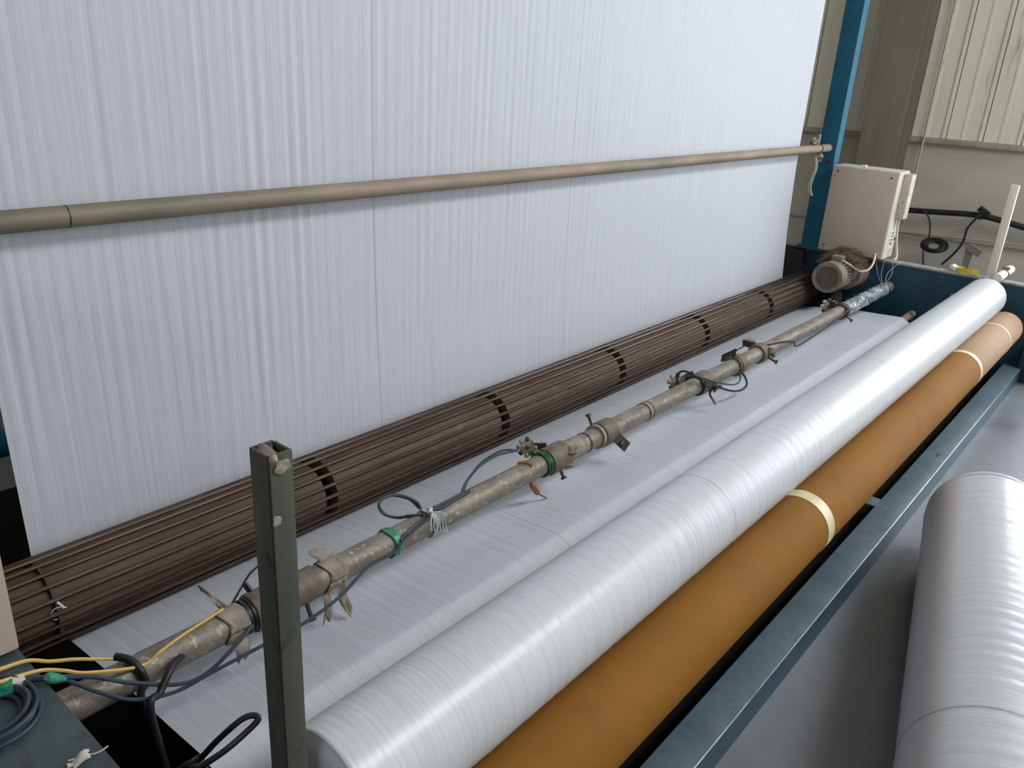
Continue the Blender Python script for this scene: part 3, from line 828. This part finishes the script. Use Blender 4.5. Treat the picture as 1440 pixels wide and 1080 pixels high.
# 1: nearest clamp, partly behind the post
t = clamp(.862, 'nearest pipe clamp with black bands, half behind the square post', .085, [(.10, -62, .030)])
for dx in (-.058, -.046):
    MB().pipe((.862+dx-.004, SY, SZ), (.862+dx+.004, SY, SZ), SR+.006, SR+.0004, 30).build('rubber_band', M['black'], t)
MB().pipe((.91, SY, SZ), (1.0, SY, SZ), SR+.006, SR+.0004, 30).build('sleeve', M['clamp'], t)
q = pt(345, 822, y=1.435); p = on_pipe(.842, 115)
arm_part(t, p, q + (q-p)*.1, .024, .005, M['black'], 'bracket')
# paper rags taped round the near pipe
t = thing('paper_rag', (.76, SY, SZ), 'torn strip of dirty paper tape around the pipe left of the post', 'rag')
b = MB(); rnd = random.Random(4)
def rag_ring(b, x0, x1, r0, amp, seed, a0=0, a1=360, n=30, m_=6):
    rnd = random.Random(seed); base = len(b.v)
    for j in range(m_+1):
        for i in range(n+1):
            a = radians(a0 + (a1-a0)*i/n)
            rr_ = r0 + amp*(.5+.5*sin(4*a+seed)*sin(2.2*j+seed)) + rnd.uniform(0, amp*.4)
            x = x0 + (x1-x0)*j/m_ + amp*1.5*sin(3*a+j)
            b.v.append(Vector((x, SY - rr_*cos(a), SZ + rr_*sin(a))))
    for j in range(m_):
        for i in range(n):
            b.f.append((base+j*(n+1)+i, base+j*(n+1)+i+1, base+(j+1)*(n+1)+i+1, base+(j+1)*(n+1)+i))
def flap(b, p, d1, d2, L_, W, seed, n=8):
    rnd = random.Random(seed); base = len(b.v); p = Vector(p); d1 = Vector(d1).normalized(); d2 = Vector(d2).normalized(); nn = d1.cross(d2)
    for i in range(n+1):
        for j in range(4):
            u = i/n; v = j/3 - .5
            b.v.append(p + d1*L_*u*(1+.15*sin(seed+7*v)) + d2*W*v*(1-.45*u) + nn*(.006*sin(5*u+seed) + .004*sin(9*v+4*u)))
    for i in range(n):
        for j in range(3):
            a = base+i*4+j; b.f.append((a, a+1, a+5, a+4))
rag_ring(b, .745, .80, SR+.002, .004, 2)
flap(b, on_pipe(.77, 110, SR+.004), pt(292, 838, y=1.47)-on_pipe(.77, 110), (1,.2,.2), .085, .016, 1)
flap(b, on_pipe(.775, -50, SR+.004), (.02,-.35,-1), (1,.2,0), .05, .05, 6)
o = b.build('paper_strip', M['rag'], t); md = o.modifiers.new('thickness', 'SOLIDIFY'); md.thickness = .0012
t = thing('paper_rag', (1.03, SY, SZ), 'torn paper rag flapping under the pipe right of the post', 'rag')
b = MB()
rag_ring(b, 1.02, 1.075, SR+.002, .004, 9)
flap(b, on_pipe(1.05, 100, SR+.003), (-.5, .6, .45), (.8,.2,.3), .045, .045, 3)
flap(b, on_pipe(1.03, -70, SR+.003), (-.3, -.3, -1), (1,.1,0), .075, .030, 5)
flap(b, on_pipe(1.065, -60, SR+.003), (.1, -.3, -1), (1,.1,0), .085, .035, 8)
o = b.build('paper_strip', M['rag'], t); md = o.modifiers.new('thickness', 'SOLIDIFY'); md.thickness = .0012
# green tape and white string ties
def tie(x, w, mt, label, name, cat):
    t = thing(name, (x, SY, SZ), label, cat)
    b = MB(); rag_ring(b, x-w/2, x+w/2, SR+.0035, .003, int(x*100))
    o = b.build('band', mt, t); md = o.modifiers.new('thickness', 'SOLIDIFY'); md.thickness = .001
    return t
tie(1.243, .022, M['green'], 'shiny green tape tying a cable to the grey pipe', 'green_tape', 'tape')
t = tie(1.385, .012, M['string'], 'pale plastic string knotted round the cable and pipe', 'string_tie', 'string')
b = MB()
for k in range(6):
    p = on_pipe(1.385, 70, SR+.006)
    b.tube([p, p + Vector((.004*k-.01, -.015-.004*k, .012)), p + Vector((.012*k-.03, -.03, -.01-.006*k)), p+Vector((.012*k-.03, -.035, -.03-.006*k))], .0018, 5, 3)
b.build('loose_end', M['string'], t)
MB().blob(on_pipe(1.385, 75, SR+.008), .009, 3, 2, .4).build('knot', M['string'], t)

# 2: clamp with green twist, wheel and orange stick
t = clamp(1.972, 'lumpy pipe clamp beside the green wire twist', .10, [(.005, -55, .022)])
MB().blob(on_pipe(2.02, 35, SR+.008), .018, 12, 2, .4, (1.5,.8,.8)).build('putty', M['clamp'], t)
MB().blob(on_pipe(2.0, -35, SR+.010), .016, 13, 2, .4, (1.2,.8,.8)).build('putty', M['clamp'], t)
t = thing('wire_twist', (1.905, SY, SZ), 'dark green wire twisted round the pipe near the wheel', 'wire')
for dx in (-.008, .002, .010):
    MB().pipe((1.905+dx-.003, SY, SZ), (1.905+dx+.003, SY, SZ), SR+.0075, SR+.0004, 28).build('loop', M['greenw'], t)
MB().tube([on_pipe(1.90, 80, SR+.004), on_pipe(1.88, 95, SR+.02), on_pipe(1.86, 110, SR+.022), on_pipe(1.865, 120, SR+.008)], .003, 6).build('twist_end', M['greenw'], t)
WH = pt(741, 629, y=1.475)
roller_wheel(WH, (-.75, -.6, .25), .034, 'pale roller wheel beside the orange stick clamp')
t = thing('wheel_arm', (1.95, 1.45, .45), 'dark bracket holding the wheel by the green twist', 'bracket', 'brackets holding roller wheels')
arm_part(t, on_pipe(1.955, 120, SR+.012), WH + Vector((.012, .010, -.004)), .022, .010, M['bracket'])
t = thing('wooden_stick', (1.84, 1.38, .30), 'orange brown stick hanging under the pipe by a cable', 'stick')
p2 = on_pipe(1.822, -50, SR+.008); p3 = pt(757, 694, y=1.385); p4 = pt(769, 701, y=1.38)
MB().tube([on_pipe(1.80, 120, SR+.003), on_pipe(1.815, 90, SR+.003), on_pipe(1.825, 55, SR+.003)], .006, 6, 4).build('strap', M['orange'], t)
d = (p3-p2).normalized()
MB().lathe(p2 - d*.012, p3, [(0, .006), (.012, .010), ((p3-p2).length, .011), ((p3-p2).length+.012, .006)], 6).build('stick_body', M['orange'], t)
MB().cyl(p3, p4, .0032, 6).build('stick_tip', M['orange'], t)

# 3: clamp with bolt and angle plate
t = clamp(2.265, 'pipe clamp with a dark angle plate and long bolt', .075, [(-.05, 120, .030)])
MB().pipe((2.208, SY, SZ), (2.222, SY, SZ), SR+.009, SR+.0004, 30).build('tape_ring', M['rag'], t)
q = pt(882, 629, y=1.325); p = on_pipe(2.275, 0, SR+.004)
d = (q-p).normalized(); wd_ = (Vector((.25, .35, 1)) - d*d.dot(Vector((.25, .35, 1)))).normalized()
MB().obox((p+q)/2, d, wd_, d.cross(wd_), (q-p).length, .040, .006).build('angle_plate', M['bracket'], t, smooth=False)
MB().cyl(p + (q-p)*.55, p + (q-p)*.55 + Vector((-.02, -.012, -.004)), .008, 6).build('bolt_head', M['bolt'], t)

# 4: clamp with wheel and pink stick
t = clamp(3.00, 'pipe clamp with pinkish stick and roller wheel', .085, [(.02, -20, .012)])
MB().pipe((2.945, SY, SZ), (2.953, SY, SZ), SR+.009, SR+.0004, 30).build('black_ring', M['black'], t)
MB().blob(on_pipe(3.035, -15, SR+.014), .018, 21, 2, .5).build('putty', M['clamp'], t)
MB().tube([on_pipe(3.035, -40, SR+.010), pt(998, 554, y=1.35), pt(1001, 560, y=1.345)], .005, 6, 3).build('hook', M['bolt'], t)
MB().cyl(pt(1000, 558, y=1.346), pt(1006, 568, y=1.336), .0055, 8).build('stick', M['copper'], t)
WH = pt(952, 538, y=1.478)
roller_wheel(WH, (-.8, -.55, .2), .040, 'pale roller wheel on the middle clamp with black cable')
t = thing('wheel_arm', (2.96, 1.45, .45), 'dark bracket holding the wheel of the middle clamp', 'bracket', 'brackets holding roller wheels')
arm_part(t, on_pipe(2.985, 130, SR+.012), WH + Vector((.014, .010, -.004)), .030, .012, M['bracket'])

# 5: dark plate with holes
t = clamp(3.335, 'pipe clamp carrying a dark drilled plate', .07, [])
q = pt(1018, 506, y=1.47); p = on_pipe(3.31, 105, SR+.012)
MB().obox((p+q)/2 + Vector((0,0,.012)), (q-p).normalized(), Vector((.3,.1,1)), (q-p).cross(Vector((.3,.1,1))), (q-p).length+.05, .034, .006).build('drilled_plate', M['black'], t, smooth=False)
for k in range(3):
    c = p + (q-p)*(.2+.4*k) + Vector((-.006, -.006, .012))
    MB().cyl(c, c + Vector((.004, .004, 0)), .005, 8).build('rivet', M['wheel'], t)
MB().pipe((3.31, SY, SZ), (3.318, SY, SZ), SR+.014, SR+.0004, 30).build('black_ring', M['black'], t)
# 6: clamp with arm up and bolt
t = clamp(3.58, 'pipe clamp with an upright toothed arm and a long bolt', .06, [(.01, -15, .040)])
q = pt(1046, 482, y=1.49); p = on_pipe(3.56, 115, SR+.008)
arm_part(t, p, q, .030, .016, M['bracket'])
for k in range(3):
    c = q + Vector((.006, -.004-.01*k, .012-.006*k))
    MB().cyl(c, c + Vector((.04, -.012, .006)), .007, 8).build('tooth', M['wheel'], t)
MB().blob(on_pipe(3.60, 20, SR+.014), .018, 31, 2, .4).build('putty', M['clamp'], t)
MB().blob(on_pipe(3.64, -10, SR+.012), .014, 33, 2, .4).build('putty', M['clamp'], t)
# 7: far clamp
t = clamp(4.70, 'farthest pipe clamp where the clear film starts', .05, [(.0, -30, .030)], M['bracket'])
WH = pt(1165, 431, y=1.475)
roller_wheel(WH, (-.8, -.5, .2), .045, 'farthest roller wheel near the end frame')
t = thing('wheel_arm', (4.68, 1.45, .45), 'dark bracket holding the farthest roller wheel', 'bracket', 'brackets holding roller wheels')
arm_part(t, on_pipe(4.69, 125, SR+.012), WH + Vector((.016, .010, .0)), .034, .016, M['bracket'])

# ------------------------------------------------------------------ cables along the sensor pipe
def cable(pts, r, mt, label, name='cable', cat='cable', n=8, sm=8, group=None):
    return tag(MB().tube(pts, r, n, sm).build(name, mt), label, cat, group)
yb = 1.43
lp = [pt(726, 634, y=1.46), pt(700, 640, y=1.46), pt(675, 655, y=1.45), pt(657, 676, y=1.44), pt(650, 692, y=1.41), on_pipe(1.55, 80, SR+.006), on_pipe(1.50, 75, SR+.006), on_pipe(1.43, 70, SR+.006),
      on_pipe(1.39, 78, SR+.006), pt(597, 728, y=1.44), pt(588, 708, y=1.48), pt(566, 697, y=1.49), pt(545, 698, y=1.49), pt(533, 708, y=1.48), pt(539, 722, y=1.47), pt(560, 728, y=1.45), pt(578, 725, y=1.42), on_pipe(1.37, 60, SR+.006),
      on_pipe(1.31, 40, SR+.006), on_pipe(1.25, 20, SR+.008), on_pipe(1.22, 0, SR+.008), pt(520, 795, y=1.35), pt(480, 837, y=1.31), pt(440, 868, y=1.29), pt(400, 893, y=1.29), pt(369, 908, y=1.29), pt(299, 945, y=1.30), pt(246, 973, y=1.31), pt(190, 984, y=1.31), pt(141, 974, y=1.32), pt(95, 957, y=1.31), pt(78, 953, y=1.28)]
cable(lp, .0042, M['cable'], 'long slate cable looped over the pipe and sagging past the post')
lp2 = [pt(728, 633, y=1.46), pt(705, 634, y=1.47), pt(678, 650, y=1.46), pt(660, 672, y=1.45), pt(652, 690, y=1.42), on_pipe(1.53, 90, SR+.006), on_pipe(1.45, 85, SR+.006), on_pipe(1.395, 88, SR+.007),
       pt(592, 716, y=1.47), pt(575, 702, y=1.49), pt(552, 697, y=1.50), pt(537, 702, y=1.49), pt(533, 713, y=1.48), pt(548, 726, y=1.46), pt(572, 727, y=1.43), on_pipe(1.36, 70, SR+.007), on_pipe(1.28, 45, SR+.007), on_pipe(1.25, 28, SR+.008)]
cable(lp2, .0036, M['cableblk'], 'thinner dark cable doubling the loop above the string tie')
cable([pt(355, 879, y=1.355), pt(331, 908, y=1.33), pt(292, 946, y=1.32), pt(253, 962, y=1.32), pt(183, 960, y=1.33), pt(134, 952, y=1.34), pt(88, 952, y=1.30), pt(76, 953, y=1.28)], .0045, M['cable'], 'slate cable from the black bands to the green tape joint')
cable([pt(320, 860, y=1.43), pt(336, 832, y=1.46), pt(352, 806, y=1.47), pt(368, 793, y=1.47)], .0028, M['cableblk'], 'thin dark cable rising behind the post from the black bands')
cable([pt(952, 540, y=1.46), pt(953, 527, y=1.45), pt(962, 522, y=1.42), pt(980, 529, y=1.36), pt(1003, 541, y=1.34), pt(1025, 549, y=1.33), pt(1041, 549, y=1.33), pt(1050, 541, y=1.33), pt(1047, 529, y=1.35), pt(1037, 519, y=1.38), pt(1025, 510, y=1.44)], .005, M['cableblk'], 'black cable looping between the two middle clamps')
cable([pt(960, 530, y=1.45), pt(980, 529, y=1.37), pt(1005, 537, y=1.345), pt(1030, 541, y=1.34), pt(1040, 536, y=1.35), pt(1040, 525, y=1.37), pt(1030, 513, y=1.42)], .004, M['cable'], 'second cable loop hanging inside the black loop')
cable([pt(1046, 487, y=1.47), pt(1034, 495, y=1.49), pt(1031, 508, y=1.45)], .003, M['cableblk'], 'thin wire between the toothed arm and the drilled plate')
cable([on_pipe(3.62, 60, SR+.01), on_pipe(3.75, 40, SR+.008), on_pipe(3.9, 0, SR+.006), pt(1120, 487, y=1.36), pt(1145, 472, y=1.36), on_pipe(4.55, 0, SR+.008), on_pipe(4.68, 40, SR+.014), pt(1168, 424, y=1.47)], .004, M['cableblk'], 'thin dark cable sagging along the far length of pipe')
# loose threads at the far end
b = MB(); rnd = random.Random(2)
for k in range(4):
    top = Vector((5.60, 1.36+.05*k, .592)); end = on_pipe(5.47-.02*k, 80, SR+.008)
    mid = (top+end)/2 + Vector((-.01, rnd.uniform(-.03,.03), rnd.uniform(-.03,.0)))
    b.tube([top + Vector((.05, rnd.uniform(-.05,.05), .003)), top + Vector((-.004, 0, 0)), mid, end], .0010, 4, 4)
tag(b.build('loose_threads', M['string']), 'pale loose threads between the end frame and the film wrap', 'thread', kind='stuff')
b = MB()
for k in range(14):
    x = 4.76 + .05*k + rnd.uniform(-.02,.02); a = rnd.uniform(0, 120)
    b.tube([on_pipe(x, a, SR+.009), on_pipe(x+.03, a+20, SR+.014), on_pipe(x+.07, a+rnd.uniform(-40,40), SR+.010)], .0016, 4, 3)
tag(b.build('loose_threads', M['cableblk']), 'dark loose threads caught on the film wrap', 'thread', kind='stuff')

# near corner wires
cable([pt(-30, 950, y=1.30), pt(0, 941, y=1.33), pt(39, 929, y=1.36), pt(70, 930, y=1.38), pt(106, 927, y=1.42), pt(140, 927, y=1.44), pt(165, 927, y=1.44)], .0036, M['yellow'], 'upper yellow wire running left from the pipe', n=6)
cable([pt(-30, 968, y=1.28), pt(0, 959, y=1.30), pt(56, 943, y=1.33), pt(90, 943, y=1.35), pt(123, 946, y=1.352), on_pipe(.555, 50, SR+.005), on_pipe(.60, 62, SR+.005), on_pipe(.655, 78, SR+.005), on_pipe(.71, 90, SR+.005), on_pipe(.76, 98, SR+.008)], .0036, M['yellow'], 'lower yellow wire lying along the near pipe', n=6)
t = thing('wire_joint', pt(76, 953, y=1.28), 'green taped joint on the slate cable over the frame edge', 'tape')
j0, j1 = pt(66, 953, y=1.27), pt(90, 955, y=1.30)
MB().lathe(j0, j1, [(0, .005), (.008, .010), ((j1-j0).length*.6, .009), ((j1-j0).length, .005)], 10).build('tape_sleeve', M['green'], t)
cable([j0, pt(50, 955, z=.603), pt(34, 958, z=.600)], .0055, M['cable'], 'short slate cable from the green joint to the coil')
# black hoses crossing the pipe
cable([on_pipe(.525, 108, SR+.012) + Vector((0,0,.004)), on_pipe(.54, 80, SR+.012), on_pipe(.55, 40, SR+.010), on_pipe(.552, 0, SR+.010), pt(199, 984, y=1.34), Vector((.56, 1.345, .20)), Vector((.50, 1.35, .05))], .008, M['black'], 'short black hose hooked over the near pipe', n=10)
cable([pt(258, 921, y=1.375), pt(250, 928, y=1.36), pt(239, 943, y=1.33), pt(225, 974, y=1.31), pt(212, 1002, y=1.29), Vector((.54, 1.27, .17)), Vector((.50, 1.26, .03))], .008, M['black'], 'black hose slanting down beside the near pipe', n=10)
cable([Vector((.42, 1.16, .25)), pt(250, 1088, y=1.12), pt(278, 1070, y=1.10), pt(306, 1041, y=1.08), pt(338, 1013, y=1.06), pt(356, 1006, y=1.05), pt(363, 1012, y=1.04), pt(345, 1031, y=1.04), pt(317, 1055, y=1.04), pt(285, 1077, y=1.05), pt(262, 1095, y=1.07), Vector((.43, 1.10, .22))], .006, M['black'], 'black cable loop poking up over the cloth left of the post', n=8)
cable([pt(258, 922, y=1.375), pt(280, 912, y=1.38), pt(305, 902, y=1.385), pt(330, 888, y=1.39)], .0022, M['cableblk'], 'thin dark wire leaving the slanting hose under the pipe')
# coil on the near frame top
c = Vector((.262, 1.262, .592))
t = thing('cable_coil', c, 'coil of slate blue cable lying on the near frame top', 'cable')
for k in range(7):
    rr_ = .046 + .0047*k + (.002 if k % 2 else 0)
    pts = []
    for j in range(20):
        a = 2*pi*j/20
        pts.append(c + Vector((rr_*cos(a)*1.05 + .003*sin(2*a+k), rr_*sin(a)*1.05, .006 + .008*(k % 3) + .002*sin(3*a+k))))
    MB().tube(pts, .0036, 7, 3, closed=True).build('turn', M['cable'], t)
gp = pt(4, 968, z=.612)
MB().obox(gp, (1,-.3,0), (.3,1,0), (0,0,1), .030, .018, .016).build('green_wrap', M['green'], t)
tag(MB().obox(pt(25, 959, z=.612), (1,-.2,0), (.2,1,0), (0,0,1), .022, .016, .012).blob(pt(27, 959, z=.612), .007, 2, 1, .3).build('white_plug', M['white']), 'small white plug beside the green wrap on the coil', 'plug')
b = MB()
flap(b, pt(94, 1076, z=.5925+.005), (1,-.2,0), (.2,1,0), .03, .022, 4)
o = tag(b.build('paper_scrap', M['label']), 'torn pale scrap on the near frame top', 'scrap'); md = o.modifiers.new('thickness', 'SOLIDIFY'); md.thickness = .001
cable([pt(96, 1070, z=.597), pt(115, 1064, z=.597), pt(138, 1058, z=.596), pt(152, 1049, z=.596)], .0012, M['string'], 'pale thread trailing from the torn scrap', 'thread', 'thread', 5)
# white fluff on the cage
cable([pt(80, 847, y=1.79), pt(86, 851, y=1.786), pt(90, 855, y=1.784)], .0028, M['white'], 'white fluff strand caught on the cage rods', 'fluff', 'fluff', 5)
cable([pt(72, 863, y=1.79), pt(76, 857, y=1.788), pt(84, 854, y=1.786), pt(95, 854, y=1.786)], .0013, M['string'], 'curled pale thread below the fluff on the cage', 'thread', 'thread', 5)
cable([pt(75, 871, y=1.79), pt(80, 871, y=1.787), pt(87, 866, y=1.786)], .0013, M['string'], 'lowest pale thread bit on the near cage rods', 'thread', 'thread', 5)

# ------------------------------------------------------------------ finished roll on the floor
t = thing('finished_roll', (3.123, .2734, .2), 'finished white roll in clear film lying on the floor at right', 'roll')
o = cloth_roll(-4.6, 0, 0, 0, .2, [(0, .04), (.0005, .135), (.010, .165), (.028, .187), (.055, .197), (.085, .2)], 420, 80, 'wound_cloth', M['wrapped'], t, wob=.0006, seed=6)
# UV of the floor roll starts at its own zero: shift so the wrap creases fall near the far end
for l in o.data.uv_layers[0].data: l.uv.x += 4.6
t.rotation_euler = (0, 0, math.atan2(.20399, .97897))
MB_c = MB(); MB_c.pipe((-4.62, 0, 0), (.015, 0, 0), .039, .033, 24)
me_o = MB_c.build('core_tube', M['card']); me_o.parent = t
